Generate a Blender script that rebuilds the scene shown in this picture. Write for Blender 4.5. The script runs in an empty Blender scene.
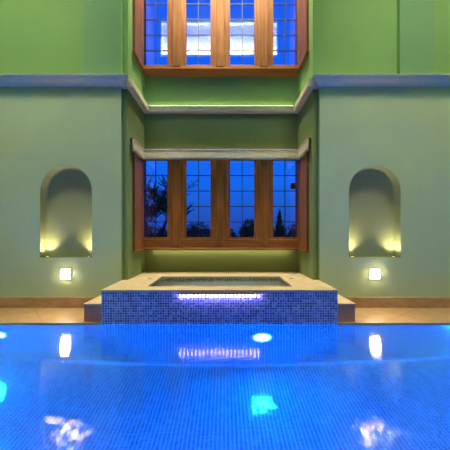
import bpy, bmesh, math, random
from mathutils import Vector, Matrix

random.seed(11)
SC = bpy.context.scene
COL = SC.collection
PI = math.pi

# ------------------------------------------------------------------ measures (metres, deck top = 0)
CAMX, EYE = 0.055, 0.895
YW, YS, YB = 3.60, 3.66, 4.42          # niche wall face, corner strip face, alcove rear wall
XP, XR = 1.19, 1.128                   # half widths: niche wall edges, alcove
ROOMX, YREAR, TOP = 4.3, -0.8, 8.3     # side walls, wall behind the viewer, ceiling
CZ0, CZ1 = 2.65, 2.75                  # cornice
POOLX, POOLY0, WATER, DEPTH = 3.3, 0.45, -0.014, 1.0
SPX, SPTOP = 1.181, 0.325              # spa half width and top

# ------------------------------------------------------------------ materials
def new_mat(name):
    m = bpy.data.materials.new(name); m.use_nodes = True
    nt = m.node_tree
    for n in list(nt.nodes): nt.nodes.remove(n)
    out = nt.nodes.new('ShaderNodeOutputMaterial')
    return m, nt, out

def principled(nt, out, rough=.5, spec=.5, metal=0.0):
    b = nt.nodes.new('ShaderNodeBsdfPrincipled')
    b.inputs['Roughness'].default_value = rough
    b.inputs['Metallic'].default_value = metal
    b.inputs['Specular IOR Level'].default_value = spec
    nt.links.new(b.outputs[0], out.inputs[0])
    return b

def ramp(nt, stops):
    r = nt.nodes.new('ShaderNodeValToRGB')
    e = r.color_ramp.elements
    while len(e) < len(stops): e.new(.5)
    for i, (p, c) in enumerate(stops):
        e[i].position = p; e[i].color = (*c, 1)
    return r

def coords(nt, kind='Object', scale=(1, 1, 1)):
    t = nt.nodes.new('ShaderNodeTexCoord')
    mp = nt.nodes.new('ShaderNodeMapping')
    mp.inputs['Scale'].default_value = scale
    nt.links.new(t.outputs[kind], mp.inputs[0])
    return mp.outputs[0]

def noise(nt, vec, scale, detail=4, rough=.55):
    n = nt.nodes.new('ShaderNodeTexNoise')
    n.inputs['Scale'].default_value = scale
    n.inputs['Detail'].default_value = detail
    n.inputs['Roughness'].default_value = rough
    nt.links.new(vec, n.inputs['Vector'])
    return n

def bump(nt, h, b, strength=.2, dist=.01):
    n = nt.nodes.new('ShaderNodeBump')
    n.inputs['Strength'].default_value = strength
    n.inputs['Distance'].default_value = dist
    nt.links.new(h, n.inputs['Height'])
    nt.links.new(n.outputs[0], b.inputs['Normal'])
    return n

def plain(name, col, rough=.5, metal=0.0, spec=.5):
    m, nt, out = new_mat(name)
    b = principled(nt, out, rough, spec, metal)
    n = noise(nt, coords(nt), 25)
    r = ramp(nt, [(.3, [c * .92 for c in col]), (.7, [min(1, c * 1.06) for c in col])])
    nt.links.new(n.outputs[0], r.inputs[0]); nt.links.new(r.outputs[0], b.inputs['Base Color'])
    return m

def plaster(name, col, grain=110, strength=.25):
    m, nt, out = new_mat(name)
    b = principled(nt, out, .8, .25)
    v = coords(nt)
    n = noise(nt, v, 1.3, 5)
    r = ramp(nt, [(.3, [c * .95 for c in col]), (.7, [c * 1.04 for c in col])])
    nt.links.new(n.outputs[0], r.inputs[0]); nt.links.new(r.outputs[0], b.inputs['Base Color'])
    g = noise(nt, v, grain, 3, .6)
    bump(nt, g.outputs[0], b, strength, .004)
    return m

def emit(name, col, strength):
    m, nt, out = new_mat(name)
    e = nt.nodes.new('ShaderNodeEmission')
    e.inputs[0].default_value = (*col, 1); e.inputs[1].default_value = strength
    nt.links.new(e.outputs[0], out.inputs[0])
    return m

def math_node(nt, op, a, b=None):
    n = nt.nodes.new('ShaderNodeMath'); n.operation = op
    for i, x in enumerate((a, b)):
        if x is None: continue
        if isinstance(x, (int, float)): n.inputs[i].default_value = x
        else: nt.links.new(x, n.inputs[i])
    return n.outputs[0]

def mosaic(name, stops, grout, pitch=.025, gw=.14, rough=.18, spec=.5, bstr=.4, bdist=.0015):
    """square glass mosaic on metre UVs; each tile its own tint, grout between"""
    m, nt, out = new_mat(name)
    b = principled(nt, out, rough, spec)
    v = coords(nt, 'UV', (1 / pitch, 1 / pitch, 1))
    fl = nt.nodes.new('ShaderNodeVectorMath'); fl.operation = 'FLOOR'
    nt.links.new(v, fl.inputs[0])
    wn = nt.nodes.new('ShaderNodeTexWhiteNoise'); wn.noise_dimensions = '2D'
    nt.links.new(fl.outputs[0], wn.inputs['Vector'])
    r = ramp(nt, stops); r.color_ramp.interpolation = 'LINEAR'
    nt.links.new(wn.outputs['Value'], r.inputs[0])
    fr = nt.nodes.new('ShaderNodeVectorMath'); fr.operation = 'FRACTION'
    nt.links.new(v, fr.inputs[0])
    sp = nt.nodes.new('ShaderNodeSeparateXYZ'); nt.links.new(fr.outputs[0], sp.inputs[0])
    mn = math_node(nt, 'MINIMUM', sp.outputs[0], sp.outputs[1])
    mask = math_node(nt, 'GREATER_THAN', mn, gw)
    mx = nt.nodes.new('ShaderNodeMix'); mx.data_type = 'RGBA'
    nt.links.new(mask, mx.inputs['Factor'])
    mx.inputs['A'].default_value = (*grout, 1)
    nt.links.new(r.outputs[0], mx.inputs['B'])
    nt.links.new(mx.outputs['Result'], b.inputs['Base Color'])
    rr = nt.nodes.new('ShaderNodeMapRange')
    rr.inputs['To Min'].default_value = .7; rr.inputs['To Max'].default_value = rough
    nt.links.new(mask, rr.inputs['Value']); nt.links.new(rr.outputs[0], b.inputs['Roughness'])
    # every tile sits a hair out of plane
    h = math_node(nt, 'MULTIPLY', mask, 1.0)
    tl = math_node(nt, 'MULTIPLY', math_node(nt, 'SUBTRACT', wn.outputs['Value'], .5), sp.outputs[0])
    bump(nt, math_node(nt, 'ADD', h, tl), b, bstr, bdist)
    return m

def stone(name, c1, c2, tile=None, rough=.35, gl=.006):
    m, nt, out = new_mat(name)
    b = principled(nt, out, rough, .4)
    v = coords(nt, 'Object', (1, 1, 2.4))
    n = noise(nt, v, 6, 8, .65)
    r = ramp(nt, [(.3, c1), (.7, c2)])
    nt.links.new(n.outputs[0], r.inputs[0])
    col = r.outputs[0]
    if tile:
        u = coords(nt, 'UV', (1 / tile, 1 / tile, 1))
        fr = nt.nodes.new('ShaderNodeVectorMath'); fr.operation = 'FRACTION'
        nt.links.new(u, fr.inputs[0])
        sp = nt.nodes.new('ShaderNodeSeparateXYZ'); nt.links.new(fr.outputs[0], sp.inputs[0])
        mask = math_node(nt, 'GREATER_THAN', math_node(nt, 'MINIMUM', sp.outputs[0], sp.outputs[1]), gl / tile)
        mx = nt.nodes.new('ShaderNodeMix'); mx.data_type = 'RGBA'
        nt.links.new(mask, mx.inputs['Factor'])
        mx.inputs['A'].default_value = (*[c * .45 for c in c1], 1)
        nt.links.new(col, mx.inputs['B']); col = mx.outputs['Result']
    nt.links.new(col, b.inputs['Base Color'])
    n2 = noise(nt, v, 60, 4)
    bump(nt, n2.outputs[0], b, .15, .003)
    return m

def wood_mat(name, dark, light, axis='Z'):
    m, nt, out = new_mat(name)
    b = principled(nt, out, .5, .25)
    sc = {'Z': (14, 14, .9), 'X': (.9, 14, 14), 'Y': (14, .9, 14)}[axis]
    v = coords(nt, 'Object', sc)
    n = noise(nt, v, 2.2, 6, .6)
    r = ramp(nt, [(.28, dark), (.72, light)])
    nt.links.new(n.outputs[0], r.inputs[0]); nt.links.new(r.outputs[0], b.inputs['Base Color'])
    bump(nt, n.outputs[0], b, .15, .004)
    return m

def glass_mat(name, ior=1.45, tint=(1, 1, 1), rough=0.0, ripple=None):
    m, nt, out = new_mat(name)
    g = nt.nodes.new('ShaderNodeBsdfGlass')
    g.inputs['IOR'].default_value = ior
    g.inputs['Roughness'].default_value = rough
    g.inputs['Color'].default_value = (*tint, 1)
    nt.links.new(g.outputs[0], out.inputs[0])
    if ripple:
        n1 = noise(nt, coords(nt, 'Object', ripple[0]), 1.0, 2, .4)
        n2 = noise(nt, coords(nt, 'Object', [c * 4.3 for c in ripple[0]]), 1.0, 2, .5)
        h = math_node(nt, 'ADD', n1.outputs[0], math_node(nt, 'MULTIPLY', n2.outputs[0], .2))
        bump(nt, h, g, 1.0, ripple[1])
    return m

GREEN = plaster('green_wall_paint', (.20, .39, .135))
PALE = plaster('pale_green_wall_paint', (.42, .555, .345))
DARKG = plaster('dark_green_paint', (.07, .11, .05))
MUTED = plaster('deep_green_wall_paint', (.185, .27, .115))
PILASTER = plaster('cool_green_pilaster_paint', (.175, .36, .18))
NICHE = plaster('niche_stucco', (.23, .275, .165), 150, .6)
CREAM = plain('cream_cornice_paint', (.66, .62, .47), .55)
POOLLITC = plain('pool_lit_cornice', (.46, .52, .57), .6)  # blue light from the pool is mixed into this front cornice colour
CEIL = plaster('ceiling_paint', (.62, .62, .52))
WOODV = wood_mat('oiled_oak_upright', (.15, .052, .013), (.33, .13, .032), 'Z')
WOODH = wood_mat('oiled_oak_across', (.15, .052, .013), (.33, .13, .032), 'X')
WOODD = wood_mat('oiled_oak_along', (.15, .052, .013), (.33, .13, .032), 'Y')
LEAD = plain('lead_came', (.05, .05, .055), .45, .6)
PANE = glass_mat('window_glass', 1.5)
BLIND = plain('cream_blind_fabric', (.62, .56, .42), .8)
BLINDTRIM = plain('dark_blind_rail', (.06, .05, .03), .5)
DECK = stone('travertine_deck', (.26, .17, .085), (.38, .27, .15), .45, .3)
COPE = stone('cream_limestone_coping', (.40, .32, .20), (.54, .44, .29), None, .4)
SKIRT = stone('brown_marble_skirting', (.36, .21, .12), (.56, .36, .23), None, .35)
STEPM = stone('pinkish_marble_step', (.40, .19, .10), (.56, .31, .19), None, .35)
SPAMOS = mosaic('spa_glass_mosaic', [(0, (.02, .04, .17)), (.45, (.06, .13, .46)), (.8, (.12, .24, .60)), (1, (.30, .36, .55))],
                (.55, .60, .74), .025, .17, .15)
BASMOS = mosaic('spa_basin_mosaic', [(0, (.02, .04, .06)), (.6, (.05, .09, .13)), (1, (.2, .25, .28))], (.5, .52, .5), .025, .17)
POOLMOS = mosaic('pool_blue_mosaic', [(0, (.003, .085, .42)), (.6, (.005, .12, .54)), (1, (.015, .20, .68))],
                 (.04, .42, .90), .03, .18, .14, 1.0, .8, .004)
WATERM = glass_mat('pool_water', 1.333, (.93, .98, 1), .07, ((1.2, 80, 1), .00052))
SPAWATERM = glass_mat('spa_water', 1.333, (.95, .98, 1), 0, ((7, 7, 1), .006))
FALLM = glass_mat('falling_water', 1.333, (1, 1, 1), 0, ((40, 1, 5), .004))
LAMP = emit('warm_lamp_lens', (1, .72, .44), 150)
UPL = emit('uplight_lens', (1, .78, .40), 40)
LEDM = emit('violet_led', (.55, .36, 1), 66)
COVE = emit('warm_cove_strip', (1, .84, .48), 13)
SILLL = emit('sill_strip', (1, .70, .36), 17)
POOLL = emit('pool_lamp_lens', (.010, .48, 1), 300)
POOLL2 = emit('pool_lamp_lens_dim', (.008, .41, 1), 125)
TUBFILL = emit('tub_fill_emitter', (1, .95, .8), 22)  # for the added glow inside the tub
SHELL = plain('cream_tub_shell', (.70, .68, .58), .4)
CHROME = plain('brushed_steel', (.55, .55, .55), .3, 1.0)
BRASS = plain('brass', (.55, .40, .16), .35, 1.0)
DARK = plain('dark_rubber', (.02, .02, .02), .5)
BARK = plain('bark', (.035, .025, .02), .9)
LEAF = plain('dark_leaf', (.008, .012, .008), .8)
GRASS = plain('night_lawn', (.02, .03, .012), .95)
WHITEP = plain('white_plaster', (.8, .78, .7), .8)
ACRYL = plain('grey_lip', (.16, .15, .17), .45)

# ------------------------------------------------------------------ mesh helpers
def bx(bm, x0, x1, y0, y1, z0, z1, bev=0, seg=2):
    r = bmesh.ops.create_cube(bm, size=1)
    vs = r['verts']
    for v in vs:
        v.co = Vector(((x0 + x1) / 2 + v.co.x * (x1 - x0), (y0 + y1) / 2 + v.co.y * (y1 - y0), (z0 + z1) / 2 + v.co.z * (z1 - z0)))
    if bev:
        es = list({e for v in vs for e in v.link_edges})
        bmesh.ops.bevel(bm, geom=es, offset=bev, segments=seg, profile=.6, affect='EDGES')

def quad(bm, *p):
    return bm.faces.new([bm.verts.new(q) for q in p])

def tube(bm, p0, p1, r0, r1, n=6, cap=True):
    p0, p1 = Vector(p0), Vector(p1); d = (p1 - p0).normalized()
    a = d.orthogonal().normalized(); b = d.cross(a)
    R = []
    for p, r in ((p0, r0), (p1, r1)):
        R.append([bm.verts.new(p + (a * math.cos(2 * PI * i / n) + b * math.sin(2 * PI * i / n)) * r) for i in range(n)])
    for i in range(n):
        bm.faces.new((R[0][i], R[0][(i + 1) % n], R[1][(i + 1) % n], R[1][i]))
    if cap:
        bm.faces.new(R[0][::-1]); bm.faces.new(R[1])

def lathe(bm, prof, origin, axis='Z', n=28):
    """prof: (radius, height); closed with fans where the radius is 0"""
    o = Vector(origin); rings = []
    for r, h in prof:
        ring = []
        for i in range(n if r > 1e-6 else 1):
            a = 2 * PI * i / n
            c, s = r * math.cos(a), r * math.sin(a)
            co = {'Z': Vector((c, s, h)), '-Y': Vector((c, -h, s))}[axis]
            ring.append(bm.verts.new(o + co))
        rings.append(ring)
    for A, B in zip(rings, rings[1:]):
        for i in range(n):
            j = (i + 1) % n
            if len(A) == 1 and len(B) > 1: bm.faces.new((A[0], B[j], B[i]))
            elif len(B) == 1 and len(A) > 1: bm.faces.new((A[i], A[j], B[0]))
            elif len(A) > 1: bm.faces.new((A[i], A[j], B[j], B[i]))

def sweep(bm, path, prof, closed_ends=True):
    """mitred moulding: prof is (out, z), out to the right-hand side of the path"""
    P = [Vector((x, y)) for x, y in path]; n = len(P); rings = []
    for i in range(n):
        d0 = (P[i] - P[i - 1]).normalized() if i else (P[1] - P[0]).normalized()
        d1 = (P[i + 1] - P[i]).normalized() if i < n - 1 else d0
        n0, n1 = Vector((d0.y, -d0.x)), Vector((d1.y, -d1.x))
        m = (n0 + n1); m = m / (m.dot(n0) or 1)
        rings.append([bm.verts.new((P[i].x + m.x * o, P[i].y + m.y * o, z)) for o, z in prof])
    k = len(prof)
    for A, B in zip(rings, rings[1:]):
        for i in range(k):
            bm.faces.new((A[i], B[i], B[(i + 1) % k], A[(i + 1) % k]))
    if closed_ends:
        bm.faces.new(rings[0]); bm.faces.new(rings[-1][::-1])

def prism(bm, poly, z0, z1, skip=()):
    """plan polygon raised from z0 to z1; skip lists side indices to leave open"""
    n = len(poly)
    lo = [bm.verts.new((x, y, z0)) for x, y in poly]; hi = [bm.verts.new((x, y, z1)) for x, y in poly]
    for i in range(n):
        if i in skip: continue
        j = (i + 1) % n
        bm.faces.new((lo[i], lo[j], hi[j], hi[i]))
    bm.faces.new(lo[::-1]); bm.faces.new(hi)

def obj(name, bm, mat, parent=None, smooth=False, fix=True):
    if fix:
        bmesh.ops.remove_doubles(bm, verts=bm.verts, dist=1e-5)
        bmesh.ops.recalc_face_normals(bm, faces=bm.faces)
    uv = bm.loops.layers.uv.new('metres')
    for f in bm.faces:
        a = max(range(3), key=lambda i: abs(f.normal[i]))
        for l in f.loops:
            c = l.vert.co
            l[uv].uv = ((c.y, c.z), (c.x, c.z), (c.x, c.y))[a]
        f.smooth = smooth
    me = bpy.data.meshes.new(name); bm.to_mesh(me); bm.free()
    if isinstance(mat, (list, tuple)):
        for m in mat: me.materials.append(m)
    else: me.materials.append(mat)
    o = bpy.data.objects.new(name, me); COL.objects.link(o)
    if parent: o.parent = parent
    return o

def box_obj(name, dims, mat, parent=None, bev=0):
    bm = bmesh.new(); bx(bm, *dims, bev=bev)
    return obj(name, bm, mat, parent)

def tag(o, label, cat, group=None, kind=None):
    o['label'] = label; o['category'] = cat
    if group: o['group'] = group
    if kind: o['kind'] = kind
    return o

def thing(name, label, cat, loc=(0, 0, 0), group=None, kind=None):
    o = bpy.data.objects.new(name, None); COL.objects.link(o)
    o.location = loc; o.empty_display_size = .1
    return tag(o, label, cat, group, kind)

def copy_thing(root, loc, label):
    r = root.copy(); COL.objects.link(r); r.location = loc; r['label'] = label
    for ch in list(root.children):
        c = ch.copy(); COL.objects.link(c); c.parent = r
        for g in ch.children:
            d = g.copy(); COL.objects.link(d); d.parent = c
    return r

# ------------------------------------------------------------------ walls with niches
NX, NR, NZ0, NZS, ND = 1.852, .31, .60, 1.40, .12     # niche centre, radius, floor, spring line, depth

def niche_wall(s):
    """one half of the niche wall: plan outline with the stepped corner, front face cut by the arch"""
    bm = bmesh.new(); H = 2.72
    plan = [(ROOMX * s, YW), (XP * s, YW), (XP * s, YS), (XR * s, YS), (XR * s, YB + .09), (ROOMX * s, YB + .09)]
    prism(bm, plan, -.04, H, skip=(0,))
    N = 28
    arc = [(s * NX + NR * math.cos(PI - PI * i / N), NZS + NR * math.sin(PI * i / N)) for i in range(N + 1)]
    xl, xr = s * NX - NR, s * NX + NR
    xa, xb = (-ROOMX, -XP) if s < 0 else (XP, ROOMX)
    F = lambda *p: quad(bm, *[(x, YW, z) for x, z in p])
    F((xa, -.04), (xl, -.04), (xl, NZ0), (xl, NZS), (xl, H), (xa, H))
    F((xr, -.04), (xb, -.04), (xb, H), (xr, H), (xr, NZS), (xr, NZ0))
    F((xl, -.04), (xr, -.04), (xr, NZ0), (xl, NZ0))
    for (x0, z0), (x1, z1) in zip(arc, arc[1:]):
        F((x0, z0), (x1, z1), (x1, H), (x0, H))
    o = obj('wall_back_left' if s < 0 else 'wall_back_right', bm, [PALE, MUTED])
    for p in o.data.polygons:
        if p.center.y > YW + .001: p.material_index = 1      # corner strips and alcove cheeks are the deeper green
    return o

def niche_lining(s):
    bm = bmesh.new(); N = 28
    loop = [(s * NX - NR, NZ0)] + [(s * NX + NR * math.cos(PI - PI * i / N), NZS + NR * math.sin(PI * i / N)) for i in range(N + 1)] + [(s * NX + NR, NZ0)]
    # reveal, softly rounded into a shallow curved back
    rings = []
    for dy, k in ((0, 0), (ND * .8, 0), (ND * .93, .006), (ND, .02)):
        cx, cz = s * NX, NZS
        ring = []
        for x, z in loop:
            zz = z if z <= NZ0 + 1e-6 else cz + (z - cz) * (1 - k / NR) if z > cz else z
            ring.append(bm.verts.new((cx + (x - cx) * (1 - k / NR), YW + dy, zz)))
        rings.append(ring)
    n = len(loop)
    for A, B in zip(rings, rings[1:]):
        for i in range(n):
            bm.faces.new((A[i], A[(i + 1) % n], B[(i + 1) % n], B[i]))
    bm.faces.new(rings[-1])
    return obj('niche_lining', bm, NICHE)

for s, side in ((-1, 'left'), (1, 'right')):
    w = niche_wall(s); tag(w, f'pale green plaster wall with arched niche, {side} of the spa', 'wall', kind='structure')
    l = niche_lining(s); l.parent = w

# upper walls above the cornice
def upper(name, plan, label):
    bm = bmesh.new(); prism(bm, plan, 2.72, TOP)
    o = obj(name, bm, [GREEN, PILASTER])
    for p in o.data.polygons:
        if p.center.y < YW + .001: p.material_index = 1      # the pilasters are a cooler green
    return tag(o, label, 'wall', kind='structure')
upper('wall_upper_left', [(-ROOMX, YS), (-1.637, YS), (-1.637, YW), (-XP, YW), (-XP, YS), (-XR, YS), (-XR, YB + .09), (-ROOMX, YB + .09)],
      'green upper wall with pilaster beside the alcove, left')
upper('wall_upper_right', [(XR, YS), (2.155, YS), (2.155, YW), (2.563, YW), (2.563, YS), (ROOMX, YS), (ROOMX, YB + .09), (XR, YB + .09)],
      'green upper wall with narrow pilaster, right')

# alcove rear wall: below the lower window, between the windows, above the upper one
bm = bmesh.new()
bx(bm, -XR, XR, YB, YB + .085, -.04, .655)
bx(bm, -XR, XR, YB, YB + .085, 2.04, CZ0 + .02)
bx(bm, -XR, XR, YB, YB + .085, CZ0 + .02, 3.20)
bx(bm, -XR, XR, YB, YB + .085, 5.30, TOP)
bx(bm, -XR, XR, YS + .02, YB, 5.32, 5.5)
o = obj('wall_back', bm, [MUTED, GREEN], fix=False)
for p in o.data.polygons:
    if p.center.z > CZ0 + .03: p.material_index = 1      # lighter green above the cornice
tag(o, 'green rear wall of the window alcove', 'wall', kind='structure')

# the rest of the shell
for s, side in ((-1, 'left'), (1, 'right')):
    o = box_obj('wall_' + side, (min(s * ROOMX, s * (ROOMX + .2)), max(s * ROOMX, s * (ROOMX + .2)), YREAR - .9, YB + .09, -.04, TOP), GREEN)
    tag(o, f'green side wall of the pool hall, {side}', 'wall', kind='structure')
# rear wall with the lit recess high up that the upper window mirrors
RX0, RX1, RZ0, RZ1 = -1.97, 1.70, 6.42, 7.62
bm = bmesh.new()
yb = YREAR
bx(bm, -ROOMX, ROOMX, yb - .2, yb, -.04, RZ0)
bx(bm, -ROOMX, ROOMX, yb - .2, yb, RZ1, TOP)
bx(bm, -ROOMX, RX0, yb - .2, yb, RZ0, RZ1)
bx(bm, RX1, ROOMX, yb - .2, yb, RZ0, RZ1)
o = obj('wall_rear', bm, DARKG); tag(o, 'green wall behind the viewer with a lit recess', 'wall', kind='structure')
bm = bmesh.new()
bx(bm, RX0 - .1, RX1 + .1, yb - .4, yb - .28, RZ0 - .1, RZ1 + .1)
bx(bm, RX0 - .1, RX1 + .1, yb - .28, yb - .2, RZ0 - .1, RZ0)
bx(bm, RX0 - .1, RX1 + .1, yb - .28, yb - .2, RZ1, RZ1 + .1)
bx(bm, RX0 - .1, RX0, yb - .28, yb - .2, RZ0, RZ1)
bx(bm, RX1, RX1 + .1, yb - .28, yb - .2, RZ0, RZ1)
obj('recess_lining', bm, WHITEP, o)
box_obj('recess_ledge', (RX0, RX1, yb - .05, yb - .02, RZ0, RZ0 + .09), WHITEP, o)
o = box_obj('ceiling', (-ROOMX, ROOMX, YREAR - .9, YB + .09, TOP, TOP + .2), CEIL)
tag(o, 'pale ceiling of the pool hall', 'ceiling', kind='structure')

# ------------------------------------------------------------------ cornice
prof = [(0, CZ0), (.008, CZ0), (.011, CZ0 + .007), (.026, CZ0 + .013), (.052, CZ0 + .028), (.074, CZ0 + .050), (.086, CZ0 + .070),
        (.092, CZ0 + .082), (.101, CZ0 + .090), (.102, CZ0 + .094), (.102, CZ1), (0, CZ1)]
path = [(-ROOMX, YW), (-XP, YW), (-XP, YS), (-XR, YS)]
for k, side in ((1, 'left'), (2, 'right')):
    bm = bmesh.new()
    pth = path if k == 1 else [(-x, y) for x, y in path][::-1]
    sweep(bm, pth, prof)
    tag(obj(f'trim_{k}', bm, POOLLITC), f'moulded cornice above the {side} niche wall', 'cornice', kind='structure')
prof2 = [(0, CZ0), (.070, CZ0), (.078, CZ0 + .006), (.080, CZ0 + .014), (.079, CZ0 + .050), (.074, CZ0 + .056), (.076, CZ1 - .012), (0, CZ1 - .012)]
bm = bmesh.new(); sweep(bm, [(-XR, YS - .06), (-XR, YB), (XR, YB), (XR, YS - .06)], prof2)
o = obj('trim_3', bm, CREAM); tag(o, 'cream cornice shelf inside the window alcove', 'cornice', kind='structure')
# warm strip lamp lying on top of the alcove cornice
t = thing('cove_light', 'hidden warm strip lamp lying on the alcove cornice', 'light', (0, 0, CZ1 - .012))
bm = bmesh.new()
bx(bm, -1.06, 1.06, YB - .05, YB - .035, .004, .012)
obj('light_strip', bm, COVE, t)
box_obj('channel', (-1.07, 1.07, YB - .055, YB - .03, 0, .004), CHROME, t)

t = thing('sill_light', 'warm strip lamp tucked under the lower window sill', 'light', (0, 4.30, .655))
bm = bmesh.new(); bx(bm, -1.0, 1.0, .062, .078, -.006, -.002)
obj('light_strip', bm, SILLL, t)
box_obj('channel', (-1.01, 1.01, .058, .082, -.002, 0), CHROME, t)

# ------------------------------------------------------------------ deck, skirting, pool
bm = bmesh.new()
for s in (-1, 1):
    a, b = sorted((s * (SPX + .004), s * ROOMX))
    bx(bm, a, b, 2.985, YW + .02, -.04, 0, .006)
    a, b = sorted((s * (POOLX - .015), s * ROOMX))
    bx(bm, a, b, POOLY0 - .015, 2.985, -.04, 0)
bx(bm, -ROOMX, ROOMX, YREAR, POOLY0 + .015, -.04, 0)
o = obj('floor', bm, DECK)
rot = math.radians(38)
for p in o.data.polygons:                     # tiles laid on the diagonal
    if abs(p.normal.z) > .9:
        for li in p.loop_indices:
            c = o.data.vertices[o.data.loops[li].vertex_index].co
            o.data.uv_layers[0].data[li].uv = (c.x * math.cos(rot) + c.y * math.sin(rot), -c.x * math.sin(rot) + c.y * math.cos(rot))
tag(o, 'cream travertine deck around the pool', 'floor', kind='structure')

for s, side in ((-1, 'left'), (1, 'right')):
    a, b = sorted((s * (SPX + .19), s * ROOMX))
    o = box_obj('baseboard_' + side, (a, b, YW - .014, YW, 0, .127), SKIRT, bev=.003)
    tag(o, f'brown marble skirting under the {side} niche wall', 'baseboard', kind='structure')

bm = bmesh.new()
zb = WATER - DEPTH
bx(bm, -POOLX - .3, POOLX + .3, POOLY0 - .3, 3.3, zb - .2, zb)
bx(bm, -POOLX - .3, POOLX + .3, 3.0, 3.3, zb, -.04)
bx(bm, -POOLX - .3, POOLX + .3, POOLY0 - .3, POOLY0, zb, -.04)
bx(bm, -POOLX - .3, -POOLX, POOLY0, 3.0, zb, -.04)
bx(bm, POOLX, POOLX + .3, POOLY0, 3.0, zb, -.04)
o = obj('pool_basin', bm, POOLMOS, fix=False)
tag(o, 'blue mosaic swimming pool basin', 'pool', kind='structure')
bm = bmesh.new()                              # coved foot of the end wall
n = 6; rc = .018
pts = [(3.0 - rc + rc * math.sin(PI / 2 * i / n), zb + rc - rc * math.cos(PI / 2 * i / n)) for i in range(n + 1)] + [(3.001, zb)]
A = [bm.verts.new((-POOLX, y, z)) for y, z in pts]; B = [bm.verts.new((POOLX, y, z)) for y, z in pts]
for i in range(n + 1):
    bm.faces.new((A[i], B[i], B[(i + 1) % (n + 2)], A[(i + 1) % (n + 2)]))
obj('cove_tile', bm, plain('blue_cove_tile', (.03, .30, .80), .25), o, smooth=True)

bm = bmesh.new()
bx(bm, -POOLX - .02, POOLX + .02, POOLY0 - .02, 2.9995, zb - .03, WATER)
o = obj('pool_water', bm, WATERM)
tag(o, 'vivid blue clear water filling the swimming pool', 'water', kind='stuff')

# ------------------------------------------------------------------ spa
spa = thing('hot_tub', 'raised hot tub clad in blue mosaic with cream stone coping, at the pool edge', 'hot tub', (0, 3.0, 0))
L = lambda d: (d[0], d[1], d[2] - 3.0, d[3] - 3.0, d[4], d[5])
OX, OY0, OY1 = .775, 3.20, 3.94
def ring(bm, z0, z1, g=0.0, bev=0):
    bx(bm, *L((-SPX - g, SPX + g, 3.0 - g, OY0 + g * 0, z0, z1)), bev=bev)
    for s in (-1, 1):
        a, b = sorted((s * OX, s * (SPX + g))); bx(bm, *L((a, b, OY0, YS - .01, z0, z1)))
        a, b = sorted((s * OX, s * (XR - .002))); bx(bm, *L((a, b, YS - .01, YB - .002, z0, z1)))
    bx(bm, *L((-OX, OX, OY1, YB - .002, z0, z1)))
bm = bmesh.new(); ring(bm, -.039, SPTOP - .016)
obj('mosaic_surround', bm, SPAMOS, spa, fix=False)
bm = bmesh.new(); ring(bm, SPTOP - .016, SPTOP, .006)
obj('coping', bm, COPE, spa, fix=False)
bm = bmesh.new()                              # lining stands a few mm inside the opening
z0 = .235; x, y0, y1 = OX - .003, OY0 + .003 - 3.0, OY1 - .003 - 3.0
zt = SPTOP - .017
c = [(-x, y0), (x, y0), (x, y1), (-x, y1)]
for i in range(4):
    (ax, ay), (bx_, by) = c[i], c[(i + 1) % 4]
    quad(bm, (ax, ay, z0), (bx_, by, z0), (bx_, by, zt), (ax, ay, zt))
bm.normal_update()
o = obj('tile_band', bm, BASMOS, spa)
o.modifiers.new('thickness', 'SOLIDIFY').thickness = .002
bm = bmesh.new()
for i in range(4):
    (ax, ay), (bx_, by) = c[i], c[(i + 1) % 4]
    quad(bm, (ax, ay, -.35), (bx_, by, -.35), (bx_, by, z0), (ax, ay, z0))
quad(bm, *[(px, py, -.35) for px, py in c])
o = obj('basin_shell', bm, SHELL, spa)
o.modifiers.new('thickness', 'SOLIDIFY').thickness = .002
bm = bmesh.new()
for d in ((-x + .002, x - .002, y1 - .2, y1 - .002), (-x + .002, -x + .2, y0 + .002, y1 - .2), (x - .2, x - .002, y0 + .002, y1 - .2)):
    bx(bm, *d, -.34, .0, .02)
obj('bench', bm, SHELL, spa)
for s in (-1, 1):                             # small dark air buttons let into the coping
    for dx, dy in ((0, 0), (.035, .035)):
        bm = bmesh.new()
        lathe(bm, [(0, .006), (.009, .006), (.012, .003), (.012, -.004), (0, -.004)], (s * (.865 + dx) , .72 + dy, SPTOP))
        obj('air_button', bm, DARK, spa, smooth=True)

bm = bmesh.new(); lathe(bm, [(0, -.012), (.05, -.010), (.06, 0), (0, 0)], (0, OY0 + .010 - 3.0, .08), '-Y')
obj('tub_fill_glow', bm, TUBFILL, spa, smooth=True)  # added emitter, out of view, to brighten the tub interior
bm = bmesh.new(); bx(bm, -OX + .004, OX - .004, OY0 + .006, OY1 - .006, -.345, .265)
tag(obj('hot_tub_water', bm, SPAWATERM), 'still clear water inside the raised hot tub', 'water', kind='stuff')

# spillway with its row of violet leds, on the front of the spa
bar = thing('spillway_light_bar', 'violet lit led bar under the coping on the front of the hot tub', 'light', (0, 3.0, .28))
bm = bmesh.new(); bx(bm, -.405, .405, -.030, -.001, .004, .024, .003)
obj('lip', bm, ACRYL, bar)
for i in range(21):
    bm = bmesh.new()
    x = -.39 + .039 * i
    bx(bm, x - .005, x + .005, -.029, -.020, -.024, .002, .003, 2)
    obj('led', bm, LEDM, bar, smooth=True)
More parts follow.
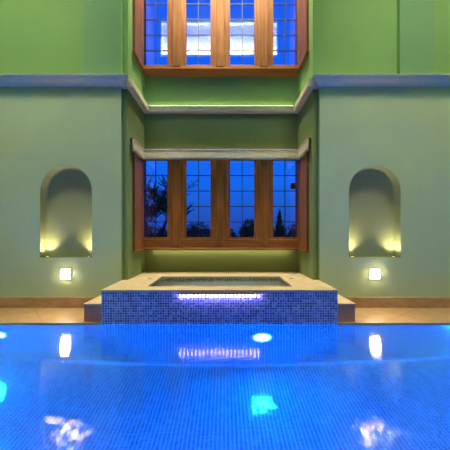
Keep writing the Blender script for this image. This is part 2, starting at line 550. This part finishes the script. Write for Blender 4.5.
# falling water: a bead down either edge and broken threads between them
bm = bmesh.new()
rnd = random.Random(4)
def strand(x0, x1, y0, y1, r, z0, z1, n=9, wob=.003):
    pts = []
    for j in range(n + 1):
        f = j / n
        pts.append((x0 + (x1 - x0) * f ** .8 + (rnd.uniform(-wob, wob) if 0 < j < n else 0), y0 + (y1 - y0) * f ** .5, z0 + (z1 - z0) * f, r * (1 + rnd.uniform(-.25, .25))))
    for p, q in zip(pts, pts[1:]):
        tube(bm, p[:3], q[:3], p[3], q[3], 8, True)
strand(-.396, -.380, 2.991, 2.984, .004, .262, WATER + .002)
strand(.396, .352, 2.991, 2.984, .0055, .262, WATER + .002)
for i in range(22):
    x = -.37 + .0345 * i + rnd.uniform(-.012, .012)
    z0 = .262 - rnd.uniform(0, .12); z1 = max(WATER + .002, z0 - rnd.uniform(.06, .2))
    strand(x, x * .985, 2.992, 2.985, rnd.uniform(.0015, .003), z0, z1)
o = obj('waterfall', bm, FALLM, smooth=True, fix=False)
tag(o, 'thin clear threads of water falling from the spillway into the pool', 'waterfall', kind='stuff')

# low marble steps either side of the spa
for s, side in ((-1, 'left'), (1, 'right')):
    a, b = sorted((s * (SPX + .008), s * 1.365))
    bm = bmesh.new(); bx(bm, a - s * 0, b, 3.02, YW - .003, 0, .165, .004)
    st = thing('stone_step', f'low pinkish marble step against the {side} side of the hot tub', 'step', (0, 0, 0), 'steps beside the hot tub')
    obj('riser_block', bm, STEPM, st)
    bm = bmesh.new(); bx(bm, a, b + (.004 if s > 0 else 0), 3.014, YW - .003, .165, .185, .003)
    obj('tread', bm, COPE, st)

# ------------------------------------------------------------------ windows
PW = .346                                       # glass width
PCX = [-.939, -.325, .301, .915]
YG = 4.30                                       # glass plane
def window(name, zg0, zg1, rows, sill0, ztop, label):
    w = thing(name, label, 'window', (0, 0, 0), kind='structure')
    # posts between the lights, with a raised middle
    edges = [-XR + .002] + [PCX[i] for i in range(4)] + [XR - .002]
    for i in range(5):
        if i == 0: a, b = -XR + .002, PCX[0] - PW / 2 - .012
        elif i == 4: a, b = PCX[3] + PW / 2 + .012, XR - .002
        else: a, b = PCX[i - 1] + PW / 2 + .032, PCX[i] - PW / 2 - .032
        bm = bmesh.new()
        bx(bm, a, b, YG - .045, YB + .05, sill0 + .05, ztop, .004)
        if 0 < i < 4:
            m = (a + b) / 2
            bx(bm, m - .055, m + .055, YG - .066, YG - .04, sill0 + .05, ztop, .010, 3)
        obj('post', bm, WOODV, w)
    bm = bmesh.new()
    bx(bm, -XR + .002, XR - .002, YG - .047, YB + .05, zg1 + .028, ztop, .004)
    obj('head_rail', bm, WOODH, w)
    bm = bmesh.new()
    bx(bm, -XR + .002, XR - .002, YG - .050, YB + .05, sill0 + .028, zg0 - .026, .006)
    bx(bm, -XR + .026, XR - .026, YG - .085, YB - .002, sill0, sill0 + .030, .010, 3)
    obj('sill', bm, WOODH, w)
    for cx in PCX:
        out0 = abs(cx) > .6
        l, r = cx - PW / 2, cx + PW / 2
        fl = .010 if cx < -.6 else .030
        fr = .010 if cx > .6 else .030
        bm = bmesh.new()
        bx(bm, l - fl, l, YG - .035, YG + .03, zg0 - .025, zg1 + .025, .003)
        bx(bm, r, r + fr, YG - .035, YG + .03, zg0 - .025, zg1 + .025, .003)
        bx(bm, l, r, YG - .034, YG + .03, zg0 - .025, zg0, .003)
        bx(bm, l, r, YG - .034, YG + .03, zg1, zg1 + .025, .003)
        sash = obj('casement', bm, WOODV, w)
        bm = bmesh.new(); bx(bm, l - .004, r + .004, YG - .003, YG + .003, zg0 - .004, zg1 + .004)
        bx(bm, l - .004, r + .004, YG + .013, YG + .019, zg0 - .004, zg1 + .004)
        obj('pane', bm, PANE, sash)
        bm = bmesh.new()
        for y in (YG - .007, YG + .0205):
            bx(bm, cx - .004, cx + .004, y, y + .0035, zg0, zg1)
            for k in range(1, rows):
                z = zg0 + (zg1 - zg0) * k / rows
                bx(bm, l, r, y - .0004, y + .0031, z - .004, z + .004)
        obj('lead_came', bm, LEAD, sash)
    # panelled oak linings on the alcove sides
    for s in (-1, 1):
        bm = bmesh.new()
        y0, y1 = 3.83, YG - .05
        xi = s * (XR - .024); xo = s * (XR - .001)
        a, b = sorted((xi, xo)); bx(bm, a, b, y0, y1, sill0 + .02, ztop, .003)
        a, b = sorted((s * (XR - .034), xi))
        for (p, q, u, v) in ((y0, y0 + .07, sill0 + .02, ztop), (y1 - .06, y1, sill0 + .02, ztop), (y0 + .07, y1 - .06, sill0 + .02, sill0 + .11), (y0 + .07, y1 - .06, ztop - .09, ztop)):
            bx(bm, a, b, p, q, u, v, .003)
        obj('side_lining', bm, WOODV, w)
        bm = bmesh.new(); a, b = sorted((s * (XR - .045), xo))
        bx(bm, a, b, y0 - .02, YG - .088, sill0 - .004, sill0 + .022, .006)
        obj('side_sill', bm, WOODD, w)
    return w
W1 = window('window_1', .832, 1.940, 5, .655, 2.06, 'lower oak window of four leaded lights with the garden beyond')
W2 = window('window_2', 3.288, 5.06, 8, 3.195, 5.30, 'upper oak window of four leaded lights mirroring a lit recess')

# cream blind pelmet turning into the alcove sides
bl = thing('window_blind', 'cream pelmet blind along the head of the lower window', 'blind', (0, 0, 0))
bm = bmesh.new()
P0 = [(-XR + .001, 3.70), (-XR + .001, YG - .09), (XR - .001, YG - .09), (XR - .001, 3.70)]
sweep(bm, [(-XR + .036, 3.72), (-XR + .036, 4.195), (XR - .036, 4.195), (XR - .036, 3.72)],
      [(0, 1.955), (.012, 1.95), (.016, 1.945), (.016, 2.045), (.020, 2.052), (.020, 2.068), (0, 2.068)])
obj('pelmet', bm, BLIND, bl)
bm = bmesh.new()
sweep(bm, [(-XR + .002, 3.725), (-XR + .002, 4.225), (XR - .002, 4.225), (XR - .002, 3.725)], [(0, 2.068), (.05, 2.068), (.05, 2.078), (0, 2.078)])
obj('top_board', bm, BLINDTRIM, bl)
bm = bmesh.new()
sweep(bm, [(-XR + .036, 3.74), (-XR + .036, 4.20), (XR - .036, 4.20), (XR - .036, 3.74)], [(-.004, 1.925), (.010, 1.925), (.010, 1.947), (-.004, 1.947)])
obj('bottom_rail', bm, CREAM, bl)

# ------------------------------------------------------------------ lamps on the niche wall
def wall_lamp(label, loc):
    t = thing('wall_lamp', label, 'light', loc, 'wall lamps under the niches')
    bm = bmesh.new()
    for d in ((-.062, .062, -.012, 0, .05, .062), (-.062, .062, -.012, 0, -.062, -.05), (-.062, -.05, -.012, 0, -.05, .05), (.05, .062, -.012, 0, -.05, .05)):
        bx(bm, *d)
    obj('bezel', bm, WHITEP, t)
    bm = bmesh.new(); bx(bm, -.049, .049, -.024, 0, -.049, .049, .006)
    obj('lens', bm, LAMP, t)
    return t
LZ = .895 - (274 - 233) / 83.33
wl = wall_lamp('small square lit wall lamp below the left niche', (-NX, YW, LZ))
copy_thing(wl, (NX, YW, LZ), 'small square lit wall lamp below the right niche')

def uplight(label, loc):
    t = thing('niche_uplight', label, 'light', loc, 'uplights in the niches')
    bm = bmesh.new(); lathe(bm, [(0, 0), (.020, 0), (.020, .008), (.015, .010), (.013, .006), (0, .006)], (0, 0, 0), n=20)
    obj('housing', bm, BRASS, t, smooth=True)
    bm = bmesh.new(); lathe(bm, [(0, .0095), (.0125, .0085), (.0125, .0065), (0, .0065)], (0, 0, 0), n=20)
    obj('lens', bm, UPL, t)
    return t
u0 = None
for s, side in ((-1, 'left'), (1, 'right')):
    for d, where in ((-1, 'left'), (1, 'right')):
        loc = (s * NX + d * .25, YW + .045, NZ0)
        lab = f'small lit uplight on the {side} niche floor, {where}-hand one of its pair'
        if u0 is None: u0 = uplight(lab, loc)
        else: copy_thing(u0, loc, lab)

# ------------------------------------------------------------------ underwater lamps
def pool_lamp(label, loc, rz=0, m=None):
    t = thing('pool_lamp', label, 'light', loc, 'underwater lamps'); t.rotation_euler.z = rz
    bm = bmesh.new(); lathe(bm, [(.115, 0), (.115, .010), (.105, .016), (.086, .016), (.082, .008), (.082, 0)], (0, 0, 0), '-Y')
    obj('rim', bm, CHROME, t, smooth=True)
    bm = bmesh.new(); lathe(bm, [(0, .012), (.05, .011), (.082, .007), (.082, .001), (0, .001)], (0, 0, 0), '-Y')
    obj('lens', bm, m or POOLL, t, smooth=True)
    return t
PZ = WATER - .38
pl = pool_lamp('round underwater lamp glowing in the pool wall below the hot tub', (.425, 3.0, PZ))
copy_thing(pl, (-2.22, 3.0, PZ), 'round underwater lamp in the pool wall at the left picture edge')
o = copy_thing(pl, (3.05, 3.0, PZ), 'round underwater lamp in the pool wall beyond the right step')
dim = pool_lamp('round underwater lamp in the near pool wall', (0, POOLY0, PZ), PI, POOLL2)
for i, x in enumerate((-2.2, -1.1, 1.1, 2.2)):
    o = copy_thing(dim, (x, POOLY0, PZ), 'round underwater lamp in the near pool wall'); o.rotation_euler.z = PI
for s in (-1, 1):
    o = copy_thing(dim, (s * POOLX, 1.7, PZ), f'round underwater lamp in the {"left" if s < 0 else "right"} side wall of the pool')
    o.rotation_euler.z = s * -PI / 2

# ------------------------------------------------------------------ garden at dusk
o = box_obj('ground', (-60, 60, YB + .5, 120, -.5, -.35), GRASS)
tag(o, 'dark lawn outside the windows', 'ground', kind='structure')

def branch(bm, p, d, r, length, depth, rnd):
    n = 3
    for i in range(n):
        q = p + d * (length / n)
        r1 = r * .86
        r, r1 = max(r, .011), max(r1, .011)
        tube(bm, p, q, r, r1, 6 if r > .02 else 4, False)
        p, r = q, r1
        d = (d + Vector((rnd.uniform(-.22, .22), rnd.uniform(-.22, .22), rnd.uniform(-.06, .14)))).normalized()
        if depth and (i or depth < 4):
            side = Vector((rnd.uniform(-1, 1), rnd.uniform(-1, 1), rnd.uniform(-.1, .6))).normalized()
            branch(bm, p, (d * .55 + side * .8).normalized(), r * .6, length * rnd.uniform(.6, .8), depth - 1, rnd)
    if depth:
        branch(bm, p, d, r, length * .8, depth - 1, rnd)

def bare_tree(loc, seed, label):
    rnd = random.Random(seed)
    bm = bmesh.new()
    branch(bm, Vector((0, 0, 0)), Vector((.03, 0, 1)).normalized(), .085, 1.02, 6, rnd)
    o = obj('bare_tree', bm, BARK, fix=False); o.location = loc
    tag(o, label, 'tree')
bare_tree((-2.42, 11.0, -.36), 5, 'bare branching tree against the blue dusk sky, behind the leftmost lower light')

def bush(name, loc, w, h, seed, label, n=1500, cone=False, group=None):
    rnd = random.Random(seed)
    t = thing(name, label, 'tree' if cone else 'bush', loc, group)
    bm = bmesh.new()
    for k in range(n):
        f = rnd.random()
        if cone:
            rr = w * (1 - f) ** .9 * (.55 + .45 * math.sin(f * 42) ** 2); z = h * (.08 + .92 * f)
        else:
            z = h * f; rr = w * math.sqrt(max(0, 1 - (2 * f - .75) ** 2 / 1.6))
        a = rnd.uniform(0, 2 * PI); q = rnd.uniform(.55, 1.05)
        c = Vector((rr * q * math.cos(a), .6 * rr * q * math.sin(a), z + rnd.uniform(-.1, .1) * h * .6))
        sz = rnd.uniform(.03, .07) * max(.6, h / 2)
        u = Vector((rnd.uniform(-1, 1), rnd.uniform(-1, 1), rnd.uniform(-1, 1))).normalized(); v = u.orthogonal()
        bm.faces.new([bm.verts.new(c + e) for e in (-u * sz, v * sz * .45, u * sz, -v * sz * .45)])
    obj('foliage', bm, LEAF, t, fix=False)
    bm = bmesh.new()
    for k in range(7):
        a = k * .9; tube(bm, (0, 0, 0), (w * .5 * math.cos(a), .3 * w * math.sin(a), h * .7), .05, .015, 5)
    # dense heart of the plant
    r = bmesh.ops.create_icosphere(bm, subdivisions=3, radius=1)
    for v in r['verts']:
        wob = 1 + .14 * math.sin(v.co.x * 9 + seed) * math.sin(v.co.z * 8) + rnd.uniform(-.06, .06)
        tap = (1 - .42 * (v.co.z + 1)) if cone else 1
        v.co = Vector((v.co.x * w * .78 * wob * tap, v.co.y * w * .5 * wob * tap, h * .46 + v.co.z * h * .44 * wob))
    obj('stems', bm, BARK, t, fix=False)
    return t
G = 'shrubs in the garden'
bush('garden_bush', (-4.0, 14.6, -.36), 1.0, 1.75, 1, 'dark rounded bush left of the bare tree trunk', group=G)
bush('garden_bush', (-2.75, 13.2, -.36), .65, 1.45, 2, 'small dark bush just right of the bare tree trunk', group=G)
bush('garden_bush', (-1.3, 14.8, -.36), 1.15, 1.72, 3, 'broad dark bush behind the second lower light from the left', group=G)
bush('garden_bush', (.35, 15.6, -.36), .42, 1.42, 4, 'low dark bush at the left foot of the third lower light', group=G)
bush('garden_bush', (1.22, 14, -.36), .68, 1.85, 6, 'tall dark bush behind the third lower light', group=G)
bush('conifer', (2.42, 13, -.36), .62, 2.15, 7, 'dark pointed conifer behind the rightmost lower light', cone=True)
bush('garden_bush', (3.4, 14, -.36), .7, 1.7, 8, 'dark bush just right of the conifer', group=G)

# floodlight on a bracket outside the rightmost light
fl = thing('floodlight', 'small dark floodlight on an arm outside the rightmost lower light', 'light', (1.30, 5.4, 1.74))
bm = bmesh.new(); bx(bm, -.06, .07, -.05, .05, -.05, .05, .012); obj('lamp_head', bm, DARK, fl)
bm = bmesh.new(); tube(bm, (.05, 0, .0), (.32, -.25, .10), .012, .012, 8); obj('arm', bm, DARK, fl)
bm = bmesh.new(); bx(bm, .28, .36, -.30, -.24, -2.09, .2, .006); obj('mast', bm, DARK, fl)

# ------------------------------------------------------------------ sky
wd = bpy.data.worlds.new('dusk'); SC.world = wd; wd.use_nodes = True
nt = wd.node_tree; bg = nt.nodes['Background']
tc = nt.nodes.new('ShaderNodeTexCoord'); sp = nt.nodes.new('ShaderNodeSeparateXYZ')
nt.links.new(tc.outputs['Generated'], sp.inputs[0])
r = ramp(nt, [(0, (.012, .055, .36)), (.05, (.012, .075, .46)), (.16, (.005, .125, .78)), (.32, (.004, .115, .86)), (.7, (.003, .085, .84))])
nt.links.new(sp.outputs['Z'], r.inputs[0]); nt.links.new(r.outputs[0], bg.inputs[0])
bg.inputs[1].default_value = 1.25

# ------------------------------------------------------------------ lamps of the hall
def area(name, loc, rot, sx, sy, col, watts, spread=PI):
    d = bpy.data.lights.new(name, 'AREA'); d.shape = 'RECTANGLE'; d.size = sx; d.size_y = sy
    d.color = col; d.energy = watts; d.spread = spread
    o = bpy.data.objects.new(name, d); COL.objects.link(o); o.location = loc; o.rotation_euler = rot
    return o
def spot(name, loc, target, col, watts, deg, blend=.6, size=.05):
    d = bpy.data.lights.new(name, 'SPOT'); d.color = col; d.energy = watts; d.spot_size = math.radians(deg); d.spot_blend = blend
    d.shadow_soft_size = size
    o = bpy.data.objects.new(name, d); COL.objects.link(o); o.location = loc
    o.rotation_euler = (Vector(target) - Vector(loc)).to_track_quat('-Z', 'Y').to_euler()
    return o
WARM = (1, .86, .58)
area('recess_cove_lamp', ((RX0 + RX1) / 2, YREAR - .12, RZ0 + .05), (PI + .35, 0, 0), RX1 - RX0 - .1, .06, (.94, 1, .70), 330)
for k in (-1, 1):
    spot('ceiling_spotlight', (k * 2.3, 1.2, TOP - .12), (k * 2.75, YW, 2.3), WARM, 2100, 44, .7, .7)
area('ceiling_downlight', (0, 3.3, TOP - .03), (0, 0, 0), .3, .3, WARM, 45, math.radians(75))
for s in (-1, 1):
    spot('wall_lamp_beam', (s * NX, YW - .02, LZ), (s * (NX - .03), 3.05, 0), (1, .76, .44), 30, 56, .9, .03)
for s in (-1, 1):
    for d in (-1, 1):
        spot('niche_beam', (s * NX + d * .25, YW + .045, NZ0 + .012), (s * NX + d * .255, YW + .062, NZ0 + .5), (1, .78, .40), 20, 108, 1, .012)
for x in (-.62, 0, .62):
    spot('alcove_downlight', (x, 3.82, 5.29), (x, 4.25, 3.5), WARM, 340, 62, .5, .05)

# ------------------------------------------------------------------ camera and colour
cd = bpy.data.cameras.new('camera'); cam = bpy.data.objects.new('camera', cd); COL.objects.link(cam)
cam.location = (CAMX, 0, EYE); cam.rotation_euler = (PI / 2, 0, 0)
cd.sensor_width = 36; cd.lens = 24.0; cd.shift_y = 8 / 450; cd.clip_start = .02
SC.camera = cam
SC.view_settings.view_transform = 'Standard'; SC.view_settings.look = 'None'
SC.view_settings.gamma = 1; SC.view_settings.use_curve_mapping = False
SC.view_settings.exposure = 0.0
SC.cycles.use_denoising = True
SC.cycles.sample_clamp_indirect = 60
SC.cycles.max_bounces = 14
SC.cycles.transmission_bounces = 10
SC.cycles.blur_glossy = .1
